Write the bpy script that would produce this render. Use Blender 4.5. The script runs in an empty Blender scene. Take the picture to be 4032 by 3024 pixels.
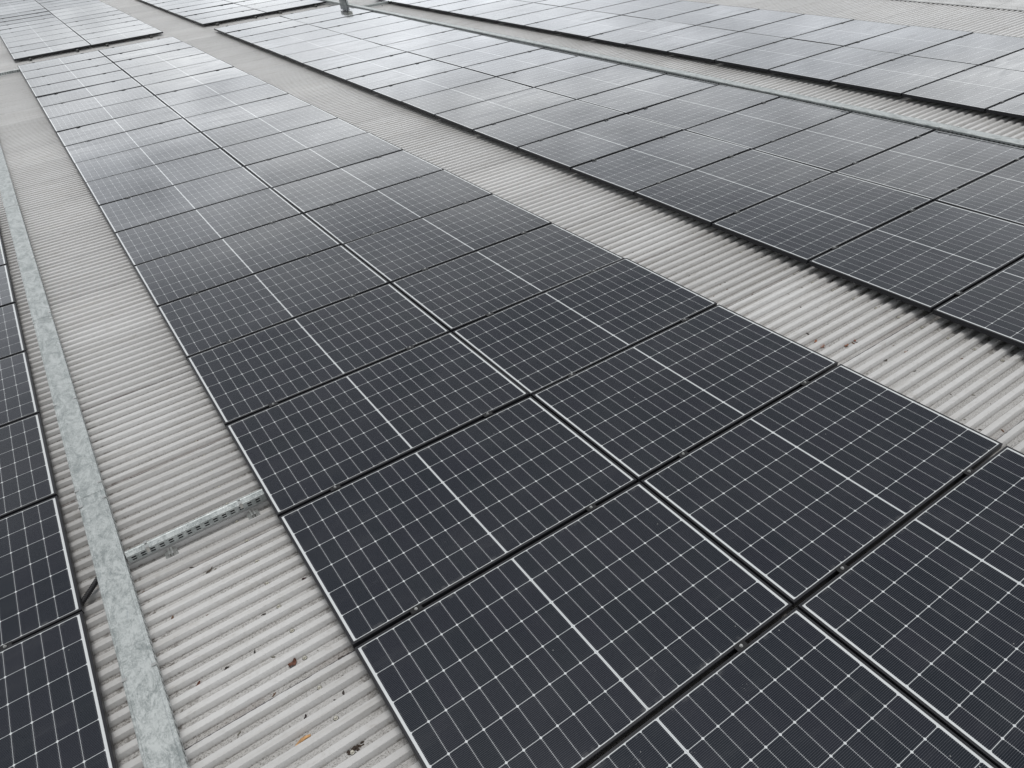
import bpy, math, random
from mathutils import Matrix, Vector
random.seed(7)
S = bpy.context.scene
C = S.collection
# ------------------------------------------------------------------ camera
cam_d = bpy.data.cameras.new('camera'); cam = bpy.data.objects.new('camera', cam_d); C.objects.link(cam)
RX = Vector((0.826287, -0.556251, -0.088511)); RY = Vector((-0.387072, -0.446623, -0.806662)); RZ = Vector((0.409175, 0.700795, -0.584348))
CAM = Vector((-2.05287, -2.23150, 2.88873)); FPX = 2876.38
m = Matrix.Identity(4)
for i in range(3):
    m[i][0] = RX[i]; m[i][1] = -RY[i]; m[i][2] = -RZ[i]; m[i][3] = CAM[i]
cam.matrix_world = m
cam_d.sensor_fit = 'HORIZONTAL'; cam_d.sensor_width = 36.0; cam_d.lens = 36.0 * FPX / 4032
cam_d.clip_start = 0.05; cam_d.clip_end = 2000
S.camera = cam
S.render.resolution_x = 1024; S.render.resolution_y = 768
# ------------------------------------------------------------------ light and exposure
SUN_EL, SUN_ROT = math.radians(83), math.radians(35)
W = bpy.data.worlds.new('World'); S.world = W; W.use_nodes = True
S.view_settings.view_transform = 'Standard'; S.view_settings.look = 'None'
S.view_settings.exposure = 0.0; S.view_settings.gamma = 1.0


class NT:
    def __init__(s, tree): s.t = tree; s.n = tree.nodes; s.l = tree.links
    def add(s, typ, **kw):
        n = s.n.new(typ)
        for k, v in kw.items(): setattr(n, k, v)
        return n
    def put(s, sock, v):
        if isinstance(v, bpy.types.NodeSocket): s.l.new(v, sock)
        elif v is not None:
            if sock.type == 'RGBA' and len(v) == 3: v = (*v, 1)
            sock.default_value = v
    def m(s, op, a, b=None, c=None, clamp=False):
        n = s.add('ShaderNodeMath', operation=op, use_clamp=clamp)
        for i, v in enumerate((a, b, c)):
            if v is not None: s.put(n.inputs[i], v)
        return n.outputs[0]
    def mix(s, f, a, b, blend='MIX'):
        n = s.add('ShaderNodeMix', data_type='RGBA', blend_type=blend)
        s.put(n.inputs[0], f); s.put(n.inputs[6], a); s.put(n.inputs[7], b)
        return n.outputs[2]
    def noise(s, vec, scale, detail=3, rough=.5, dist=0):
        n = s.add('ShaderNodeTexNoise')
        if vec is not None: s.put(n.inputs['Vector'], vec)
        n.inputs['Scale'].default_value = scale; n.inputs['Detail'].default_value = detail
        n.inputs['Roughness'].default_value = rough; n.inputs['Distortion'].default_value = dist
        return n.outputs[0]
    def mapr(s, v, a, b, c=0., d=1., smooth=True):
        n = s.add('ShaderNodeMapRange', interpolation_type='SMOOTHSTEP' if smooth else 'LINEAR')
        s.put(n.inputs[0], v)
        for i, x in zip((1, 2, 3, 4), (a, b, c, d)): s.put(n.inputs[i], x)
        return n.outputs[0]
    def vmul(s, v, k):
        n = s.add('ShaderNodeVectorMath', operation='MULTIPLY'); s.put(n.inputs[0], v); n.inputs[1].default_value = k
        return n.outputs[0]
    def vadd(s, v, k):
        n = s.add('ShaderNodeVectorMath', operation='ADD'); s.put(n.inputs[0], v); s.put(n.inputs[1], k)
        return n.outputs[0]
    def sep(s, v):
        n = s.add('ShaderNodeSeparateXYZ'); s.put(n.inputs[0], v); return n.outputs


def build_world():
    W.node_tree.nodes.clear(); t = NT(W.node_tree)
    out = t.add('ShaderNodeOutputWorld'); bg = t.add('ShaderNodeBackground'); bg2 = t.add('ShaderNodeBackground')
    sky = t.add('ShaderNodeTexSky', sky_type='NISHITA', sun_disc=False)
    sky.sun_elevation = SUN_EL; sky.sun_rotation = SUN_ROT
    t.put(bg.inputs[0], sky.outputs[0]); bg.inputs[1].default_value = 0.05
    # closed cloud deck: brightness by elevation, broken by soft stretched cloud banks
    g = t.add('ShaderNodeTexCoord').outputs['Generated']
    x, y, z = t.sep(g)
    r = t.add('ShaderNodeValToRGB'); t.put(r.inputs[0], z)
    e = r.color_ramp.elements
    pts = [(0.0, .96), (.08, 1.0), (.14, 1.10), (.20, 1.22), (.27, 1.17), (.33, .95), (.40, .64), (.48, .41), (.60, .28), (.8, .30), (1.0, .5)]
    e[0].position, e[1].position = pts[0][0], pts[-1][0]
    e[0].color = (pts[0][1],) * 3 + (1,); e[1].color = (pts[-1][1],) * 3 + (1,)
    for p, v in pts[1:-1]:
        q = e.new(p); q.color = (v, v, v, 1)
    n1 = t.noise(t.vmul(g, (1, 1, 4)), 2.6, 5, .55, .4)
    n2 = t.noise(t.vmul(g, (1, 1, 6)), 8, 5, .6, .5)
    k = t.m('MULTIPLY', t.m('ADD', t.mapr(n1, .33, .68, -.18, .20), t.mapr(n2, .34, .66, -.24, .22)), t.mapr(z, .26, .42, 1., .5))
    hi = t.m('MULTIPLY', t.mapr(x, .15, .75, .04, -.10), t.mapr(z, .17, .27))
    ra = t.add('ShaderNodeValToRGB'); t.put(ra.inputs[0], x); ea = ra.color_ramp.elements
    ap = [(0.0, .30), (.14, .34), (.28, .66), (.42, .93), (.56, .74), (.75, .53), (1.0, .5)]
    ea[0].position, ea[1].position = 0, 1
    ea[0].color = (ap[0][1],) * 3 + (1,); ea[1].color = (ap[-1][1],) * 3 + (1,)
    for p, v in ap[1:-1]:
        q = ea.new(p); q.color = (v, v, v, 1)
    lo = t.m('MULTIPLY', t.m('SUBTRACT', ra.outputs[0], .5), t.mapr(z, .15, .30, 1., 0.))
    az = t.m('ADD', hi, lo)
    k = t.m('ADD', t.m('ADD', k, az), 1.0)
    # sky dimmed behind and left of the camera to deepen the shading
    back = t.m('MULTIPLY', t.mapr(y, -.75, -.05, .92, 1.), t.mapr(x, -.9, -.35, .38, 1.))
    L = t.m('MULTIPLY', t.m('MULTIPLY', r.outputs[0], k), back)
    col = t.mix(t.mapr(n1, .35, .65), (.92, .955, 1.0), (.965, .985, 1.0))
    col = t.mix(1.0, col, L, 'MULTIPLY')
    t.put(bg2.inputs[0], col); bg2.inputs[1].default_value = SKY
    # the clear sky only glimmers through the cloud
    ad = t.add('ShaderNodeMixShader'); ad.inputs[0].default_value = .9
    t.l.new(bg.outputs[0], ad.inputs[1]); t.l.new(bg2.outputs[0], ad.inputs[2]); t.l.new(ad.outputs[0], out.inputs[0])


SKY = 1.52
build_world()
sun_d = bpy.data.lights.new('sun', 'SUN'); sun = bpy.data.objects.new('sun', sun_d); C.objects.link(sun)
sun_d.energy = 1.4; sun_d.angle = math.radians(22); sun_d.color = (1, .985, .965)
sv = Vector((math.sin(SUN_ROT) * math.cos(SUN_EL), math.cos(SUN_ROT) * math.cos(SUN_EL), math.sin(SUN_EL)))
sun.rotation_euler = sv.to_track_quat('Z', 'Y').to_euler()
sun.location = (0, 0, 20)


# ------------------------------------------------------------------ helpers
class MB:
    def __init__(s): s.v = []; s.f = []; s.mi = []
    def quad_strip(s, pts, mi=0): pass
    def box(s, x0, x1, y0, y1, z0, z1, mi=0):
        b = len(s.v)
        s.v += [(x, y, z) for z in (z0, z1) for y in (y0, y1) for x in (x0, x1)]
        for f in ((0, 2, 3, 1), (4, 5, 7, 6), (0, 1, 5, 4), (2, 6, 7, 3), (0, 4, 6, 2), (1, 3, 7, 5)):
            s.f.append(tuple(b + i for i in f)); s.mi.append(mi)
    def cyl(s, c, r, h, n=12, axis=2, r2=None, mi=0):
        b = len(s.v); r2 = r if r2 is None else r2
        for k, (rr, zz) in enumerate(((r, 0), (r2, h))):
            for i in range(n):
                a = 2 * math.pi * i / n; p = [0, 0, 0]
                p[(axis + 1) % 3] = rr * math.cos(a); p[(axis + 2) % 3] = rr * math.sin(a); p[axis] = zz
                s.v.append((c[0] + p[0], c[1] + p[1], c[2] + p[2]))
        for i in range(n):
            j = (i + 1) % n; s.f.append((b + i, b + j, b + n + j, b + n + i)); s.mi.append(mi)
        s.f.append(tuple(b + i for i in reversed(range(n)))); s.f.append(tuple(b + n + i for i in range(n))); s.mi += [mi, mi]
    def loft(s, rings, closed=True, caps=False, mi=0):
        b = len(s.v); n = len(rings[0])
        for r in rings: s.v += [tuple(p) for p in r]
        for k in range(len(rings) - 1):
            for i in range(n if closed else n - 1):
                j = (i + 1) % n
                s.f.append((b + k * n + i, b + k * n + j, b + (k + 1) * n + j, b + (k + 1) * n + i)); s.mi.append(mi)
        if caps:
            s.f.append(tuple(b + i for i in reversed(range(n)))); s.f.append(tuple(b + (len(rings) - 1) * n + i for i in range(n))); s.mi += [mi, mi]
    def mesh(s, name, mats):
        me = bpy.data.meshes.new(name); me.from_pydata(s.v, [], s.f); me.update()
        for mm in (mats if isinstance(mats, (list, tuple)) else [mats]): me.materials.append(mm)
        if any(s.mi): me.polygons.foreach_set('material_index', s.mi)
        return me
    def build(s, name, mats, parent=None, smooth=False):
        return link(name, s.mesh(name, mats), parent, smooth)


def link(name, me, parent=None, smooth=False):
    if smooth:
        me.polygons.foreach_set('use_smooth', [True] * len(me.polygons))
    o = bpy.data.objects.new(name, me); C.objects.link(o)
    if parent: o.parent = parent
    return o


def tag(o, label, cat, group=None, kind=None):
    if label: o['label'] = label
    if cat: o['category'] = cat
    if group: o['group'] = group
    if kind: o['kind'] = kind
    return o


def empty(name, loc, label, cat, group=None):
    o = bpy.data.objects.new(name, None); C.objects.link(o); o.location = loc; o.empty_display_size = .1
    return tag(o, label, cat, group)


def copy_tree(o, parent=None):
    c = o.copy(); C.objects.link(c)
    if parent: c.parent = parent
    for ch in list(CH.get(o.name, [])): copy_tree(ch, c)
    return c


CH = {}


def mat(name):
    mm = bpy.data.materials.new(name); mm.use_nodes = True
    t = NT(mm.node_tree); b = mm.node_tree.nodes['Principled BSDF']
    return mm, t, b


def simple(name, col, rough=.5, metal=0., spec=.5, var=.0, scale=20):
    mm, t, b = mat(name)
    b.inputs['Roughness'].default_value = rough; b.inputs['Metallic'].default_value = metal
    b.inputs['Specular IOR Level'].default_value = spec
    if var:
        co = t.add('ShaderNodeTexCoord').outputs['Object']
        n = t.noise(co, scale, 4, .6)
        c = t.mix(t.mapr(n, .3, .7), tuple(x * (1 - var) for x in col), tuple(min(1, x * (1 + var)) for x in col))
        t.put(b.inputs['Base Color'], c)
    else: b.inputs['Base Color'].default_value = (*col, 1)
    return mm


# ------------------------------------------------------------------ materials
GX, PY, LX = .0115, 1.058, 1.7468        # column gap, row pitch, array centre line to outer edge
PL, PW = LX - GX / 2, 1.0385              # one module
HL, HW = PL / 2, PW / 2
LIP = .0125


def laminate_material():
    mm, t, b = mat('cell_laminate')
    co = t.add('ShaderNodeTexCoord').outputs['Object']
    x, y, z = t.sep(co)
    ax = t.m('ABSOLUTE', x); ay = t.m('ABSOLUTE', y)
    x0, x1, yl = .0046, HL - LIP - .0120, HW - LIP - .0030
    p = (x1 - x0) / 10; q = 2 * yl / 6
    dx = t.m('PINGPONG', t.m('SUBTRACT', ax, x0), p / 2)
    dy = t.m('PINGPONG', t.m('ADD', y, yl), q / 2)
    # object Info random shifts the module to module look a little
    rnd = t.add('ShaderNodeObjectInfo').outputs['Random']
    w = t.m('LESS_THAN', dx, .00062)
    w = t.m('MAXIMUM', w, t.m('LESS_THAN', dy, .00105))
    w = t.m('MAXIMUM', w, t.m('LESS_THAN', t.m('ADD', t.m('MULTIPLY', dx, 1.1), dy), .0078))
    w = t.m('MAXIMUM', w, t.m('LESS_THAN', ax, x0))
    w = t.m('MAXIMUM', w, t.m('GREATER_THAN', ax, x1))
    w = t.m('MAXIMUM', w, t.m('GREATER_THAN', ay, yl))
    # busbar wires along the long side
    bb = t.m('PINGPONG', t.m('ADD', y, yl), q / 22)
    wire = t.m('LESS_THAN', t.m('ABSOLUTE', t.m('SUBTRACT', bb, q / 44)), .0005)
    wend = t.m('LESS_THAN', dx, .0065)
    wirec = t.mix(wend, (.085, .088, .100), (.24, .24, .26))
    # per cell tone
    ix = t.m('FLOOR', t.m('DIVIDE', t.m('SUBTRACT', x, .0), p)); iy = t.m('FLOOR', t.m('DIVIDE', t.m('ADD', y, yl), q))
    cv = t.add('ShaderNodeCombineXYZ'); t.put(cv.inputs[0], ix); t.put(cv.inputs[1], iy); t.put(cv.inputs[2], t.m('MULTIPLY', rnd, 37.))
    wn = t.add('ShaderNodeTexWhiteNoise', noise_dimensions='3D'); t.put(wn.inputs['Vector'], cv.outputs[0])
    cell = t.mix(wn.outputs['Value'], (.0045, .0080, .0135), (.0085, .0100, .0175))
    cell = t.mix(wire, cell, wirec)
    base = t.mix(w, cell, (.66, .68, .68))
    # thin grey solder line in the middle bar
    base = t.mix(t.m('LESS_THAN', ax, .0011), base, (.42, .44, .45))
    # dust film, a little droppings and rain marks
    sh = t.add('ShaderNodeCombineXYZ'); t.put(sh.inputs[0], t.m('MULTIPLY', rnd, 91.)); t.put(sh.inputs[1], t.m('MULTIPLY', rnd, 53.))
    pc = t.vadd(co, sh.outputs[0])
    dn = t.noise(t.vmul(pc, (1, 3.5, 1)), 2.2, 6, .62, .5)
    dust = t.mapr(dn, .50, .76, .0, .028)
    edge = t.m('MULTIPLY', t.mapr(t.m('SUBTRACT', HW - LIP, ay), .030, .0, 0., 1.), t.mapr(t.noise(t.vmul(pc, (1, .3, 1)), 14, 5, .7), .48, .70, 0., .22))
    dust = t.m('ADD', dust, edge)
    base = t.mix(dust, base, (.36, .36, .35))
    dr = t.add('ShaderNodeTexVoronoi', feature='F1'); t.put(dr.inputs['Vector'], pc); dr.inputs['Scale'].default_value = 75
    drm = t.m('MULTIPLY', t.mapr(dr.outputs['Distance'], .10, .24, 1., 0.), t.mapr(t.noise(pc, 3.1, 3, .6), .56, .70))
    sp = t.add('ShaderNodeTexVoronoi', feature='F1'); t.put(sp.inputs['Vector'], pc); sp.inputs['Scale'].default_value = 9
    spm = t.m('LESS_THAN', sp.outputs['Distance'], .026)
    base = t.mix(t.m('MULTIPLY', spm, .5), base, (.5, .5, .47))
    t.put(b.inputs['Base Color'], base)
    # wet glass: smooth film with rougher, half dried patches drawn out along the module
    rn = t.noise(t.vmul(pc, (.55, 2.6, 1)), 1.9, 6, .65, .8)
    rough = t.mapr(rn, .42, .72, .05, .15)
    t.put(b.inputs['Roughness'], rough)
    b.inputs['IOR'].default_value = 1.5
    spec = t.mapr(rn, .45, .75, .52, .46)
    t.put(b.inputs['Specular IOR Level'], spec)
    bp = t.add('ShaderNodeBump'); bp.inputs['Strength'].default_value = .28; bp.inputs['Distance'].default_value = .0012
    t.put(bp.inputs['Height'], drm); t.put(b.inputs['Normal'], bp.outputs[0])
    return mm


def roof_material():
    mm, t, b = mat('roof_sheet')
    co = t.add('ShaderNodeTexCoord').outputs['Object']
    x, y, z = t.sep(co)
    big = t.noise(t.vmul(co, (.5, 1, 1)), .9, 4, .6)
    base = t.mix(t.mapr(big, .3, .7), (.555, .545, .53), (.64, .632, .618))
    # long runs of grime that follow the water down the sheet
    run = t.noise(t.vmul(co, (1.1, 26, 1)), 1.0, 5, .65)
    base = t.mix(t.mapr(run, .48, .72, 0, .38), base, (.40, .375, .335))
    mot = t.noise(co, 38, 5, .7)
    base = t.mix(t.mapr(mot, .45, .8, 0, .30), base, (.36, .34, .31))
    st = t.noise(t.vmul(co, (1, 2.2, 1)), 6.5, 6, .72, .6)
    base = t.mix(t.mapr(st, .56, .70, 0, .34), base, (.34, .31, .27))
    # no two sheets weathered alike
    shy = t.m('FLOOR', t.m('DIVIDE', t.m('SUBTRACT', y, SEAM0), SEAMP)); shx = t.m('FLOOR', t.m('DIVIDE', t.m('ADD', x, 3.0), 5.8))
    scv = t.add('ShaderNodeCombineXYZ'); t.put(scv.inputs[0], shx); t.put(scv.inputs[1], shy)
    sw = t.add('ShaderNodeTexWhiteNoise', noise_dimensions='2D'); t.put(sw.inputs['Vector'], scv.outputs[0])
    tone = t.add('ShaderNodeHueSaturation'); t.put(tone.inputs['Color'], base); t.put(tone.inputs['Value'], t.mapr(sw.outputs['Value'], 0, 1, .90, 1.02, False)); base = tone.outputs[0]
    # pans collect fine dirt, thickest at the foot of each rib
    pan = t.mapr(z, PAN + .012, PAN + .002)
    spk = t.noise(t.vmul(co, (1, 1.8, 1)), 105, 5, .72)
    amt = t.noise(t.vmul(co, (.8, 3, 1)), 1.3, 4, .65)
    base = t.mix(t.m('MULTIPLY', pan, t.mapr(amt, .3, .7, .22, .62)), base, (.37, .355, .335))
    sm = t.m('MULTIPLY', pan, t.m('MULTIPLY', t.mapr(spk, .51, .60), t.mapr(amt, .30, .58, .15, .95)))
    base = t.mix(sm, base, (.15, .14, .125))
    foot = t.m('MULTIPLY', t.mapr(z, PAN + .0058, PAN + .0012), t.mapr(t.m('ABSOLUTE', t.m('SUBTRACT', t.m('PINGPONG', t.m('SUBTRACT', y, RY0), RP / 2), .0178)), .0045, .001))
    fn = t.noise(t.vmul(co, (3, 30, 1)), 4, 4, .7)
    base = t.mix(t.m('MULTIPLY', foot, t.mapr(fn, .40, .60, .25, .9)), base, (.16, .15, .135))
    # side laps every eleventh rib: lap-gap shade painted black, ragged with dirt
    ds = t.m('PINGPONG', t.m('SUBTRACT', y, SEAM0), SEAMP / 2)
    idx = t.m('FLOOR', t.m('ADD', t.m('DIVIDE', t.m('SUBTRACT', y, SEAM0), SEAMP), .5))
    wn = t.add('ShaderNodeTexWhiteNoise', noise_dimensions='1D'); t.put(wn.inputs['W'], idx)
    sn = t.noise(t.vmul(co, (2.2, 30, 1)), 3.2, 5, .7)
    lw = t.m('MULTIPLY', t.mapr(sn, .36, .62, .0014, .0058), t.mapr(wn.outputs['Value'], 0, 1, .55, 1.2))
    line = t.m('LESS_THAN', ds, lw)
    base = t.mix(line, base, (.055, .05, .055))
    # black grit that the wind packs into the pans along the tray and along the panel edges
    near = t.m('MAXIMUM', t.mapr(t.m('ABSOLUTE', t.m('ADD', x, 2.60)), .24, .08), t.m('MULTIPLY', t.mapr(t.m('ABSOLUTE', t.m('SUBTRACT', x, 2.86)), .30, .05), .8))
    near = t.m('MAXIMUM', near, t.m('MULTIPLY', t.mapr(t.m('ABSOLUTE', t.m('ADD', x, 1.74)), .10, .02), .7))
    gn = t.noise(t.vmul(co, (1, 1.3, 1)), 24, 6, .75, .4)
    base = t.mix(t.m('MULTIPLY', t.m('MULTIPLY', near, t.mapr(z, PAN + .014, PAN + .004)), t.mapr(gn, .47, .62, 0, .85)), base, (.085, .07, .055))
    # the pan just behind a side lap holds silt
    side = t.m('PINGPONG', t.m('SUBTRACT', y, SEAM0 + .030), SEAMP / 2)
    silt = t.m('MULTIPLY', t.m('MULTIPLY', t.mapr(side, .027, .014), t.mapr(z, PAN + .022, PAN + .004)), t.mapr(t.m('FRACT', t.m('MULTIPLY', wn.outputs['Value'], 7.3)), .0, 1., .25, 1.))
    cl = t.noise(t.vmul(co, (1, .2, 1)), 2.1, 4, .6)
    gr = t.noise(t.vmul(co, (1, 1.6, 1)), 55, 6, .75)
    sf = t.m('MULTIPLY', silt, t.mapr(t.m('ADD', t.m('MULTIPLY', cl, .9), t.m('MULTIPLY', gr, .55)), .66, .86))
    base = t.mix(sf, base, t.mix(gr, (.10, .075, .065), (.30, .25, .225)))
    t.put(b.inputs['Base Color'], base)
    b.inputs['Roughness'].default_value = .36
    b.inputs['Specular IOR Level'].default_value = .5
    bp = t.add('ShaderNodeBump'); bp.inputs['Strength'].default_value = .12; bp.inputs['Distance'].default_value = .001
    t.put(bp.inputs['Height'], t.m('ADD', spk, mot)); t.put(b.inputs['Normal'], bp.outputs[0])
    return mm


def galv_material():
    mm, t, b = mat('galvanised_steel')
    co = t.add('ShaderNodeTexCoord').outputs['Object']
    a = t.noise(t.vmul(co, (1, .55, 1)), 13, 6, .68, 1.4)
    c = t.noise(t.vmul(co, (1, .6, 1)), 60, 5, .7, 1.8)
    f = t.mapr(t.m('ADD', t.m('MULTIPLY', a, .55), t.m('MULTIPLY', c, .45)), .38, .60)
    base = t.mix(f, (.26, .285, .28), (.52, .545, .535))
    d = t.noise(t.vmul(co, (8, 1.2, 1)), 5, 4, .7, .5)
    base = t.mix(t.mapr(d, .6, .75, 0, .5), base, (.30, .34, .36))
    t.put(b.inputs['Base Color'], base)
    b.inputs['Metallic'].default_value = .35
    t.put(b.inputs['Roughness'], t.mapr(c, .3, .7, .34, .58))
    return mm


H = .118                      # glass plane to pan
PAN = -H; RIBH = .027; RTOP = PAN + RIBH
RP = .0931                    # rib pitch
RY0 = -.012                    # centre of a pan that holds a screw
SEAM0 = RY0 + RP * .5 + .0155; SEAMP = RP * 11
M_LAM = laminate_material()
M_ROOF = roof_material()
M_GALV = galv_material()
M_FRAME = simple('black_anodised_frame', (.017, .0175, .021), .44, .0, .3)
M_CLAMP = simple('black_clamp', (.012, .012, .013), .42, .0, .3)
M_STEEL = simple('bright_steel', (.62, .62, .60), .28, .9)
M_SCREW = simple('painted_screw', (.55, .53, .46), .45, .3, var=.2)
M_RAIL = simple('mill_rail', (.30, .30, .29), .45, .6, var=.2)
M_BACK = simple('darkened_backsheet', (.02, .02, .02), .7)  # underside coloured dark to deepen the shade below the panels
M_RUBBER = simple('black_rubber', (.018, .018, .020), .45)
M_CAP = simple('ridge_flashing', (.56, .56, .55), .5, 0, .4, var=.12, scale=3)
M_SLOT = simple('dark_slot', (.012, .012, .013), .8)


# ------------------------------------------------------------------ setting
def ground():
    g = MB(); g.v = [(-400, -400, -8), (400, -400, -8), (400, 400, -8), (-400, 400, -8)]; g.f = [(0, 1, 2, 3)]; g.mi = [0]
    tag(g.build('ground', simple('ground_grass', (.07, .09, .04), .9, var=.4, scale=.2)), None, None, kind='structure')


def roof_profile(y0, y1):
    """rib section: list of (y, z)"""
    pan, slope, r = .0175, .0120, .0013
    pts = []
    n0 = int(math.floor((y0 - RY0) / RP)); n1 = int(math.ceil((y1 - RY0) / RP))
    for n in range(n0, n1 + 1):
        c = RY0 + n * RP
        a = pan; bb = pan + slope; d = RP / 2
        z0, z1 = PAN, RTOP
        sec = [(a - r, z0), (a - .0004, z0 + .0006), (a + r * .7, z0 + .003), (bb - r * .7, z1 - .003), (bb + .0004, z1 - .0006), (bb + r, z1)]
        for yy, zz in reversed(sec): pts.append((c - yy, zz))
        for yy, zz in sec: pts.append((c + yy, zz))
    return pts


def building():
    root = empty('industrial_building', (0, 0, -8), 'long industrial building with pale grey ribbed sheet metal roof under all the panels', 'building')
    off = Vector((0, 0, 8))
    prof = roof_profile(-7, 46)
    # sheets lap each other at the purlins: every sheet upslope lies on the one below it
    bands = [(-9.0, -2.96, 0.0), (-3.0, 2.86, .0021), (2.78, 7.30, .0042), (7.22, 13.05, .0063)]
    for x0, x1, dz in bands:
        b = MB(); n = len(prof)
        xs = [x0, x1]
        rings = [[(x, y, z + dz) for y, z in prof] for x in xs]
        b.loft(rings, closed=False)
        # cut edge of the sheet, seen at the lap
        b.loft([[(x0, y, z + dz) for y, z in prof], [(x0, y, z + dz - .0016) for y, z in prof]], closed=False)
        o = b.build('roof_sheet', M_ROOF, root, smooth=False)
        o.location = off
    w = MB(); w.box(-9, 27, -6.9, 45.9, 0.01, 8 - H - .06); o = w.build('wall', simple('cladding', (.35, .36, .35), .6, var=.1, scale=.4), root)
    # ridge flashing with its turned down lip; the other roof side falls away behind
    c = MB(); y0, y1 = -6.9, 45.9
    sec = [(12.975, RTOP + .008), (12.98, RTOP + .020), (13.10, RTOP + .028), (13.12, RTOP + .036), (13.62, RTOP + .060), (14.12, RTOP + .034), (14.30, RTOP - .02)]
    ys = [y0 + i * 2.4 for i in range(23)]
    for i in range(22):
        ya, yb = ys[i], ys[i + 1] + .08; dz = .0022 * (i % 2)
        c.loft([[(x, yy, z + dz) for x, z in sec] for yy in (ya, yb)], closed=False)
    o = c.build('ridge_cap', M_CAP, root); o.location = off
    s = MB(); s.v = [(14.28, -6.9, RTOP - .03), (27, -6.9, RTOP - 1.1), (27, 45.9, RTOP - 1.1), (14.28, 45.9, RTOP - .03)]; s.f = [(0, 1, 2, 3)]; s.mi = [0]
    o = s.build('far_roof_slope', M_CAP, root); o.location = off
    f = MB(); f.box(13.000, 13.030, -6.9, 45.9, PAN - .02, RTOP - .003); o = f.build('foam_closure', M_SLOT, root); o.location = off
    # lap screws along the cap
    k = MB()
    for i in range(60): k.cyl((13.05, -2 + i * .27, RTOP + .020), .009, .008, 8)
    o = k.build('cap_screws', M_SCREW, root); o.location = off; o['kind'] = 'stuff'
    return root


def brick_wall():
    mm, t, b = mat('red_brick')
    br = t.add('ShaderNodeTexBrick'); t.put(br.inputs['Vector'], t.vmul(t.add('ShaderNodeTexCoord').outputs['Object'], (1, 1, 1)))
    br.inputs['Scale'].default_value = 4; br.inputs['Color1'].default_value = (.20, .045, .025, 1); br.inputs['Color2'].default_value = (.13, .03, .018, 1)
    br.inputs['Mortar'].default_value = (.15, .09, .07, 1)
    t.put(b.inputs['Base Color'], br.outputs[0]); b.inputs['Roughness'].default_value = .85
    w = MB(); w.box(14.0, 14.3, 5.42, 9.6, -.35, .07); w.box(13.96, 14.34, 5.38, 9.64, .072, .12)
    tag(w.build('brick_upstand', mm), 'dark red brick upstand behind the ridge, cut by the photo\'s top right edge', 'wall')


# ------------------------------------------------------------------ modules
def frame_mesh():
    b = MB()
    def ring(ix, z): return [(-HL + ix, -HW + ix, z), (HL - ix, -HW + ix, z), (HL - ix, HW - ix, z), (-HL + ix, HW - ix, z)]
    # outer wall, eased top edge, lip, inner drop to the glass
    b.loft([ring(.025, -.035), ring(0, -.035), ring(0, -.0022), ring(.0007, -.0007), ring(.0022, 0), ring(LIP - .0006, 0), ring(LIP, -.0006), ring(LIP, -.0040)])
    b.loft([ring(.025, -.035), ring(.025, -.0335), ring(.002, -.0335), ring(.002, -.0070)])
    return b.mesh('frame', M_FRAME)


def laminate_mesh():
    b = MB(); e = LIP - .0045
    b.box(-HL + e, HL - e, -HW + e, HW - e, -.0066, -.0016)
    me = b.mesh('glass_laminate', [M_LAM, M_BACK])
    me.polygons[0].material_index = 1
    return me


def clamp_mesh():
    b = MB()
    # top plate with turned edges and the channel that drops into the gap
    b.box(-.030, .030, -.0185, .0185, .0006, .0036)
    b.box(-.030, .030, -.0085, -.0060, -.030, .0004); b.box(-.030, .030, .0060, .0085, -.030, .0004)
    b.box(-.030, .030, -.0058, .0058, -.030, -.027)
    return b.mesh('clamp', M_CLAMP)


def bolt_mesh():
    b = MB(); b.cyl((0, 0, .0038), .0078, .0012, 16); b.cyl((0, 0, .0050), .0062, .0052, 6); b.cyl((0, 0, .0102), .0046, .001, 12)
    return b.mesh('bolt', M_STEEL)


def rail_mesh():
    b = MB(); w, z0, z1, y0, y1 = .021, RTOP + .0045, -.0358, -.135, .135
    t_ = .0035
    b.box(-w, w, y0, y1, z0, z0 + t_); b.box(-w, w, y0, y1, z1 - t_, z1)
    b.box(-w, -w + t_, y0 + .001, y1 - .001, z0 + t_, z1 - t_); b.box(w - t_, w, y0 + .001, y1 - .001, z0 + t_, z1 - t_)
    b.box(-w - .016, -w, y0 + .002, y1 - .002, z0 + .0002, z0 + .003); b.box(w, w + .016, y0 + .002, y1 - .002, z0 + .0002, z0 + .003)
    for yy in (-.1, .1):
        b.cyl((-w - .008, yy, z0 + .003), .005, .004, 6); b.cyl((w + .008, yy, z0 + .003), .005, .004, 6)
    return b.mesh('mounting_rail', M_RAIL)


ME = dict(frame=frame_mesh(), lam=laminate_mesh(), clamp=clamp_mesh(), bolt=bolt_mesh(), rail=rail_mesh())
CX = (-.531, .531)


def panel(x, y, label, group, last_row=False):
    """x, y: centre of the module; near edge seam lies at y - PY/2"""
    r = empty('solar_panel', (x, y, 0), label, 'solar panel', group)
    r.rotation_euler = (random.gauss(0, .0042), random.gauss(0, .003), 0)
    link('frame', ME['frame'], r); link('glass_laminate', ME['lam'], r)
    seams = [-PY / 2] + ([PY / 2] if last_row else [])
    for s in seams:
        for cx in CX:
            dx = random.uniform(-.012, .012)
            c = link('clamp', ME['clamp'], r); c.location = (cx + dx, s, 0)
            b = link('bolt', ME['bolt'], c); b.rotation_euler = (0, 0, random.uniform(0, 1))
            k = link('mounting_rail', ME['rail'], r); k.location = (cx + dx, s, 0)
    return r


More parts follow.
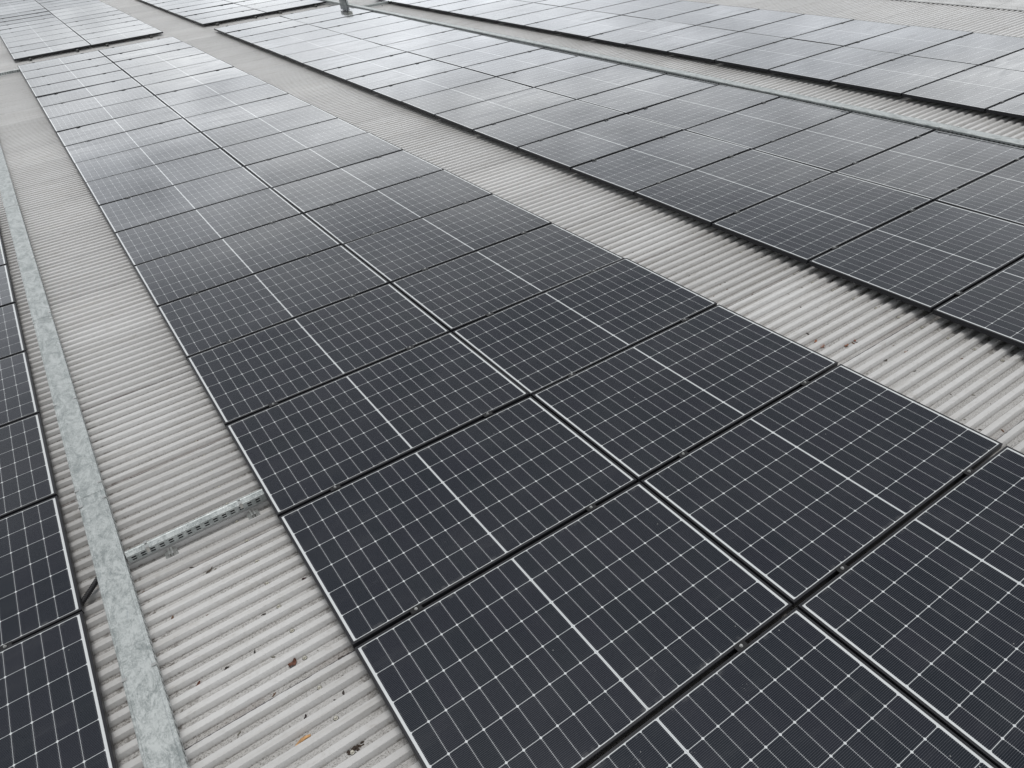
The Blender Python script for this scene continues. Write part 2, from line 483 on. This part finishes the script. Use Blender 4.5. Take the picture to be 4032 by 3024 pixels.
def visible(x, y):
    def pr(X, Y):
        d = Vector((X, Y, 0)) - CAM; zc = d.dot(RZ)
        if zc < .2: return None
        return (2016 + FPX * d.dot(RX) / zc, 1512 + FPX * d.dot(RY) / zc)
    for i in range(13):
        for j in range(13):
            p = pr(x - HL + PL * i / 12, y - HW + PW * j / 12)
            if p and -6 < p[0] < 4038 and -6 < p[1] < 3030: return True
    return False


ORD = ['front', 'second', 'third', 'fourth', 'fifth', 'sixth', 'seventh', 'eighth', 'ninth', 'tenth', 'eleventh', 'twelfth', 'thirteenth', 'fourteenth',
       'fifteenth', 'sixteenth', 'seventeenth', 'eighteenth', 'nineteenth', 'twentieth', 'twenty-first', 'twenty-second', 'twenty-third']


def array(name, ox, n0, n1, cols, group, sides):
    for ci, cx in enumerate(cols):
        k = 0
        for n in range(n0, n1 + 1):
            x = ox + cx * (GX / 2 + HL); y = (n + .5) * PY
            if not visible(x, y): continue
            panel(x, y, 'solar panel in the %s, %s row from the viewer%s' % (name, ORD[k], sides[ci]), group, last_row=(n == n1))
            k += 1


# ------------------------------------------------------------------ cable trays
def tray(name, label, x0, x1, y0, y1, ztop, h, along='y', slots=True, clips=(), joints=(), group=None):
    """long box of sheet steel with folded lid; along y. The sides are punched with pairs of slots"""
    r = empty(name, (0, 0, 0), label, 'cable tray', group)
    z0 = ztop - h; t_ = .0015; lw = .010
    def P(b, a0, a1, b0, b1, c0, c1, mi=0):
        if along == 'y': b.box(a0, a1, b0, b1, c0, c1, mi)
        else: b.box(b0, b1, a0, a1, c0, c1, mi)
    # tray body
    b = MB()
    P(b, x0 + .002, x1 - .002, y0, y1, z0, z0 + t_)
    P(b, x0 + .002, x0 + .002 + t_, y0, y1, z0 + t_, ztop - .003); P(b, x1 - .002 - t_, x1 - .002, y0, y1, z0 + t_, ztop - .003)
    if slots:
        s = b; p = .050; n = int((min(y1, y0 + 12) - y0) / p)
        for i in range(n):
            yy = y0 + .02 + i * p
            for fr, hh in ((.28, .0055), (.60, .0065)):
                for xx, sg in ((x0 + .002, -1), (x1 - .002, 1)):
                    xa, xb = (xx - .0006, xx + .0003) if sg < 0 else (xx - .0003, xx + .0006)
                    zc = z0 + h * fr
                    # a slot with rounded ends: three stepped boxes
                    P(s, xa, xb, yy, yy + .026, zc - hh * .45, zc + hh * .45, 1)
                    P(s, xa - .0001, xb + .0001, yy + .002, yy + .024, zc - hh * .75, zc + hh * .75, 1)
    b.build('tray_body', [M_GALV, M_SLOT], r)
    js = [y0] + sorted(joints) + [y1]
    for i in range(len(js) - 1):
        a, c = js[i], js[i + 1]; dz = .0018 * (i % 2); ex = .0008 * (i % 2)
        l = MB()
        zt = ztop + dz
        sec = [(x0 - ex, zt - .013), (x0 - ex, zt - .002), (x0 + .003, zt), (x0 + .010, zt + .0004), (x0 + .013, zt + .0026), (x0 + .018, zt + .0008),
               (x1 - .018, zt + .0008), (x1 - .013, zt + .0026), (x1 - .010, zt + .0004), (x1 - .003, zt), (x1 + ex, zt - .002), (x1 + ex, zt - .013)]
        inner = [(x + (.0013 if x < (x0 + x1) / 2 else -.0013), z - .0013) for x, z in sec]
        ring = sec + inner[::-1]
        seg = max(1, int((c - a) / .7))
        rings = []
        for k in range(seg + 1):
            yy = a + (c + (.03 if i < len(js) - 2 else 0) - a) * k / seg
            wob = 0 if k in (0, seg) else random.uniform(-.0008, .0008)
            rings.append([((x, yy, z + wob) if along == 'y' else (yy, x, z + wob)) for x, z in ring])
        l.loft(rings, closed=True, caps=True)
        l.build('lid', M_GALV, r)
    for yy in clips:
        for xx, sg in ((x0, -1), (x1, 1)):
            k = MB()
            xa, xb = sorted((xx + sg * .0012, xx + sg * .0032))
            P(k, xa, xb, yy - .008, yy + .008, ztop - .030, ztop + .0050)
            xa, xb = sorted((xx + sg * .0010, xx - sg * .020))
            P(k, xa, xb, yy - .008, yy + .008, ztop + .0052, ztop + .0068)
            k.build('lid_clip', M_STEEL, r)
    return r


def foot_bracket(parent, x, y, ztop):
    b = MB()
    zb = RTOP + .0008
    # base plate over two ribs, with an upright hat and its two bolts
    b.box(x - .034, x + .034, y - .028, y + .028, zb, zb + .0025)
    b.box(x - .013, x - .0105, y - .026, y + .026, zb + .0026, zb + .021)
    b.box(x + .0105, x + .013, y - .026, y + .026, zb + .0026, zb + .021)
    b.box(x - .0130, x - .004, y - .026, y + .026, zb + .0212, zb + .0235); b.box(x + .004, x + .0130, y - .026, y + .026, zb + .0212, zb + .0235)
    for s in (-1, 1):
        b.cyl((x + s * .024, y - .008, zb + .0026), .0075, .0012, 12); b.cyl((x + s * .024, y - .008, zb + .0038), .005, .004, 6)
    b.build('support_bracket', M_STEEL, parent)


# ------------------------------------------------------------------ small things
def leaf_mesh(name, L, Wd, seed, mats, curl=.35):
    rr = random.Random(seed); b = MB(); n = 9
    rows = []
    for i in range(n):
        u = i / (n - 1); w = Wd * math.sin(math.pi * min(1, u * .93 + .04)) ** .8 * (1 + rr.uniform(-.25, .25))
        z = L * curl * (u - .5) ** 2 * rr.uniform(.8, 1.2)
        row = []
        for j in range(5):
            v = j / 4 - .5
            row.append((L * (u - .5) + rr.uniform(-.02, .02) * L, w * v + Wd * .12 * math.sin(u * 5 + seed), z + abs(v) * Wd * .55 * (1 + .6 * math.sin(7 * u + seed)) + .001))
        rows.append(row)
    b.loft(rows, closed=False)
    st = [[(L * .5 + k * L * .09, Wd * .02 * math.cos(a) + Wd * .1 * math.sin(5 + seed) * 1, .002 + Wd * .02 * math.sin(a)) for a in (0, 2.1, 4.2)] for k in range(3)]
    b.loft(st, closed=True, caps=True)
    return b.mesh(name, mats)


def put_leaf(x, y, L, Wd, rot, seed, col, label, z=None, cat='leaf', name='dry_leaf', group=None):
    mm = simple('leaf_tone', col, .75, var=.35, scale=60)
    me = leaf_mesh(name, L, Wd, seed, mm)
    o = link(name, me); o.location = (x, y, (PAN + .0035) if z is None else z); o.rotation_euler = (0, 0, rot)
    sm = o.modifiers.new('thick', 'SOLIDIFY'); sm.thickness = .0007
    return tag(o, label, cat, group)


def twig():
    b = MB(); rings = []
    for i in range(13):
        u = i / 12; a = (u - .5) * 1.0
        cx, cy = math.sin(a) * .075, math.cos(a) * .075 - .075
        r = .0073 * (1 - .12 * math.sin(u * 9)) * (1 if .04 < u < .96 else .82)
        rings.append([(cx + r * math.cos(p) * -math.sin(a) * 0 + r * math.cos(p) * math.sin(a), cy + r * math.cos(p) * math.cos(a), r * .75 * math.sin(p)) for p in [k * math.pi / 5 for k in range(10)]])
    b.loft(rings, caps=True)
    o = b.build('twig', simple('peeled_twig', (.52, .29, .12), .6, var=.35, scale=70), smooth=True)
    o.location = (-2.105, -.205, PAN + .0075); o.rotation_euler = (0, 0, math.radians(9))
    tag(o, 'curved piece of orange-tan stick lying in a roof pan near the bottom edge', 'stick')


def screw(x, y, proto=[None]):
    if proto[0] is None:
        b = MB(); b.cyl((0, 0, 0), .0125, .0022, 18, r2=.0115, mi=1); b.cyl((0, 0, .0023), .0105, .0014, 18, r2=.0085)
        b.cyl((0, 0, .0038), .0066, .0060, 6); b.cyl((0, 0, .0099), .005, .0008, 10)
        proto[0] = b.mesh('roof_screw', [M_SCREW, M_RUBBER])
    o = link('roof_screw', proto[0]); o.location = (x, y, PAN + .0004)
    return o


def litter():
    b = MB(); rr = random.Random(3)
    spots = []
    for _ in range(330):
        k = rr.random()
        if k < .28: x = rr.uniform(-2.5, -1.78)
        elif k < .34: x = rr.uniform(-2.78, -2.70)
        elif k < .86: x = rr.uniform(1.80, 2.95)
        else: x = rr.uniform(6.5, 7.4)
        y = rr.uniform(-1.6, 3.2) if rr.random() < .6 else rr.uniform(-1.6, 9)
        n = round((y - RY0) / RP); y = RY0 + n * RP + rr.choice((-1, 1)) * rr.uniform(.0, .011)
        s = rr.choice((.0022, .003, .004, .006, .008)) * rr.uniform(.7, 1.2); a = rr.uniform(0, 6.28); k2 = rr.randrange(3)
        if x > 2.8: z = PAN + .0042
        elif x > -2.98: z = PAN + .0021
        else: z = PAN
        z += .0006
        pts = []
        m_ = 7
        for i in range(m_):
            p = 2 * math.pi * i / m_; r = s * rr.uniform(.6, 1.3)
            u, v = r * 1.9 * math.cos(p), r * .8 * math.sin(p)
            pts.append((x + u * math.cos(a) - v * math.sin(a), y + u * math.sin(a) + v * math.cos(a)))
        b0 = len(b.v)
        b.v += [(px, py, z) for px, py in pts] + [(px * .6 + x * .4, py * .6 + y * .4, z + s * .45) for px, py in pts]
        for i in range(m_):
            j = (i + 1) % m_; b.f.append((b0 + i, b0 + j, b0 + m_ + j, b0 + m_ + i)); b.mi.append(k2)
        b.f.append(tuple(b0 + m_ + i for i in range(m_))); b.mi.append(k2)
    o = b.build('leaf_litter', [simple('litter_dark', (.045, .035, .03), .8), simple('litter_brown', (.13, .07, .04), .8), simple('litter_grey', (.16, .15, .12), .8)])
    tag(o, 'small crumbs of dark leaf litter scattered in the roof pans', 'debris', kind='stuff')


def conduit():
    r = .0140; b = MB()
    p0, p1 = Vector((-2.835, 1.135, -.066)), Vector((-2.676, 1.290, -.040)); d = (p1 - p0).normalized()
    u = d.cross(Vector((0, 0, 1))).normalized(); v = u.cross(d)
    n = 90; rings = []
    for i in range(n):
        s = i / (n - 1); c = p0.lerp(p1, s) - Vector((0, 0, 1)) * math.sin(s * math.pi) * .004
        rr = r * (1 + .09 * (1 if (i // 2) % 2 else -1))
        rings.append([c + (u * math.cos(a) + v * math.sin(a)) * rr for a in [k * math.pi / 8 for k in range(16)]])
    b.loft(rings, caps=True)
    o = b.build('cable_conduit', M_RUBBER, smooth=False)
    tag(o, 'black corrugated cable conduit running from the left-edge panels into the galvanised tray', 'conduit')


def sensor():
    r = empty('sensor_post', (6.30, 18.84, 0), 'pale box on a grey bracket standing at the far end of the right tray', 'sensor box')
    b = MB(); z1 = .115
    b.box(-.024, -.020, -.24, .25, -.045, z1); b.box(-.0195, .03, -.24, -.236, -.045, z1); b.box(-.0195, .03, .246, .25, -.045, z1); b.box(-.0235, .03, -.235, .245, z1 + .0005, z1 + .005)
    b.box(-.0275, -.0243, -.012, .012, -.04, z1 - .003)
    b.build('bracket', M_GALV, r)
    n = MB(); n.box(-.012, .02, -.17, .12, z1 + .0055, z1 + .045); n.build('neck', M_RUBBER, r)
    e = MB(); e.box(-.05, .11, -.21, -.004, z1 + .046, z1 + .135); e.build('housing', simple('cream_plastic', (.50, .51, .43), .5), r)
    f = MB(); f.box(-.045, .11, -.002, .24, z1 + .047, z1 + .130); f.build('side_housing', simple('dark_olive_plastic', (.12, .145, .12), .5), r)
    k = MB(); rings = []
    for i in range(14):
        s = i / 13; c = Vector((-.03 - .012 * math.sin(s * 3.1), -.222 - .05 * s, z1 + .12 - s * (z1 + .10)))
        rings.append([c + Vector((math.cos(a) * .007, math.sin(a) * .007, 0)) for a in [j * math.pi / 4 for j in range(8)]])
    k.loft(rings, caps=True); k.build('cable', M_RUBBER, r)


# ================================================================== build
ground(); building(); brick_wall()
two = (', left column', ', right column')
array('central array', 0, -3, 17, (-1, 1), 'panels of the central array', two)
array('array right of centre', 4.5275, -3, 17, (-1, 1), 'panels of the array right of centre', two)
array('top right array', 9.02, -3, 17, (-1, 1), 'panels of the top right array', two)
array('left-edge array', -4.529, -1, 12, (1,), 'panels along the left edge', ('',))
array('far left array', 0, 19, 39, (-1, 1), 'panels of the far left array behind the gap', two)
array('far top-centre array', 4.5275, 19, 34, (-1, 1), 'panels of the far top-centre array behind the gap', two)

ZT = .02
tray('cable_tray', 'wide galvanised cable tray beside the left-edge panels, reaching the bottom of the photo', -2.679, -2.531, -3.0, 26, ZT, .066,
     joints=(-1.2, .46, 1.94, 3.14, 4.70, 6.2, 8.2, 10.2, 12.2, 14.2, 16.2, 18.2, 20.2, 22.2, 24.2), clips=(.47, 1.86, 2.03, 3.14, 4.64, 4.77, 6.25, 8.2))
tray('cable_tray', 'wide galvanised cable tray along the right edge of the array right of centre', 6.292, 6.438, -2.5, 30, ZT + .004, .066,
     joints=(-.6, 1.2, 2.0, 3.3, 5.2, 7.2, 9.2, 11.2, 13.2, 15.2, 17.2, 19.2, 21.2, 23.2, 25.2, 27.2), clips=(1.95, 2.08, 3.32, 5.2, 7.2))
t1 = tray('branch_tray', 'near slotted narrow tray from the wide left tray to the central array', 1.305, 1.360, -2.527, -1.735, -.014, .050,
          along='x', clips=(-2.416, -1.889))
for x in (-2.32, -1.85): foot_bracket(t1, x, 1.262, -.012)
t2 = tray('branch_tray', 'far narrow slotted branch tray entering the far left corner of the central array', 18.55, 18.62, -2.527, -1.70, -.010, .060, along='x')
foot_bracket(t2, -2.1, 18.50, -.012)
t3 = tray('branch_tray', 'far narrow slotted branch tray between the right tray and the top right array', 18.10, 18.17, 6.442, 7.30, -.004, .060, along='x')
foot_bracket(t3, 7.05, 18.05, -.012)
conduit()
sensor()

NY = {}
for n in range(-5, 46):
    o = screw(-1.947 + random.uniform(-.004, .004), RY0 + n * RP * 2 + random.uniform(-.004, .004))
    o.location.z += .0021
    tag(o, 'small dull steel roofing screw in the strip between the left tray and central array', 'screw', 'roofing screws left of the central array')
for n in range(-9, 46):
    o = screw(2.690 + random.uniform(-.005, .005), RY0 + n * RP * 2 + random.uniform(-.004, .004))
    o.location.z += .0021
    tag(o, 'small dull steel roofing screw in the strip right of the central array', 'screw', 'roofing screws right of the central array')

def clump(px, py, sx, sy, seed, label):
    rr = random.Random(seed); b = MB()
    for _ in range(16):
        x, y = rr.gauss(0, sx * .42), rr.gauss(0, sy * .42); s = rr.uniform(.003, .009); n = 7
        base = [(x + 1.5 * s * rr.uniform(.6, 1.2) * math.cos(i * 6.283 / n), y + s * rr.uniform(.6, 1.2) * math.sin(i * 6.283 / n), 0) for i in range(n)]
        top = [(x + (p[0] - x) * .55, y + (p[1] - y) * .55, s * rr.uniform(.3, .7)) for p in base]
        b.loft([base, top], caps=True)
    o = b.build('dirt_clump', simple('wet_soil', (.055, .04, .03), .85, var=.5, scale=90)); o.location = (px, py, PAN + .0024)
    tag(o, label, 'dirt clump')


twig(); litter()
Z2 = PAN + .0032
put_leaf(-2.007, .18, .045, .032, .6, 1, (.16, .07, .045), 'rounded reddish-brown leaf beside a screw on the left roof strip', Z2)
put_leaf(-2.419, .347, .050, .018, .5, 2, (.17, .065, .04), 'long narrow reddish-brown leaf near the wide left tray', Z2)
put_leaf(-2.513, 1.075, .038, .026, .9, 3, (.30, .14, .06), 'small orange-brown leaf against the wide left tray, below the branch tray', Z2)
put_leaf(-2.277, .352, .026, .016, .2, 4, (.05, .04, .035), 'pair-like dark seed husk in the middle of the left roof strip', Z2, 'seed husk', 'seed_husk')
put_leaf(-2.137, .357, .028, .009, 1.3, 5, (.05, .045, .04), 'thin dark seed husk standing across a rib on the left strip', Z2, 'seed husk', 'seed_husk')
put_leaf(-1.778, .636, .024, .014, .1, 6, (.06, .03, .03), 'dark red-brown leaf scrap against the central array\'s left edge', Z2)
put_leaf(-2.293, .904, .020, .013, .4, 7, (.05, .04, .035), 'small black leaf scrap above the middle of the left strip', Z2)
put_leaf(-2.056, -.112, .022, .011, .9, 8, (.05, .035, .035), 'small dark leaf scrap just above the orange-tan stick', Z2)
put_leaf(-2.205, 1.45, .040, .020, .5, 12, (.13, .09, .06), 'crumbling brown leaf behind the near branch tray', Z2)
put_leaf(-2.18, 1.02, .050, .012, .6, 13, (.10, .08, .06), 'slim curled grey-brown leaf in front of the near branch tray', Z2)
put_leaf(1.976, .295, .046, .036, -.4, 21, (.33, .12, .06), 'large orange-red leaf on the right roof strip near the central array', Z2)
put_leaf(1.999, .36, .040, .016, .2, 22, (.38, .18, .11), 'pale orange leaf just behind the large orange-red leaf', Z2)
put_leaf(2.203, .195, .040, .018, 1.0, 23, (.28, .11, .07), 'curled red-brown leaf standing in a pan mid right strip', Z2)
put_leaf(2.108, .187, .042, .020, .1, 24, (.30, .14, .08), 'flat orange-brown leaf left of the curled red-brown leaf', Z2)
put_leaf(2.331, -.125, .050, .022, -.2, 25, (.36, .28, .24), 'pale pinkish skeleton leaf on the right roof strip', Z2)
put_leaf(2.142, -.089, .030, .014, -.3, 26, (.06, .045, .03), 'dark brown curled leaf left of the pale skeleton leaf', Z2)
put_leaf(6.95, 2.75, .060, .030, .3, 27, (.10, .06, .04), 'dark leaf clump in the strip between right tray and top right array', PAN + .007)
put_leaf(6.75, 8.7, .085, .045, .3, 28, (.07, .06, .05), 'dark twiggy clump lying behind the right tray', PAN + .007, 'debris clump', 'debris_clump')
clump(-1.800, .062, .050, .012, 1, 'black soil packed against the front corner of the central array\'s left edge')
clump(-1.845, -.035, .034, .014, 2, 'small patch of black soil right of the screws, above the orange-tan stick')
clump(-1.925, -.378, .045, .012, 3, 'dark soil patch beside the lowest visible screw at the bottom edge')
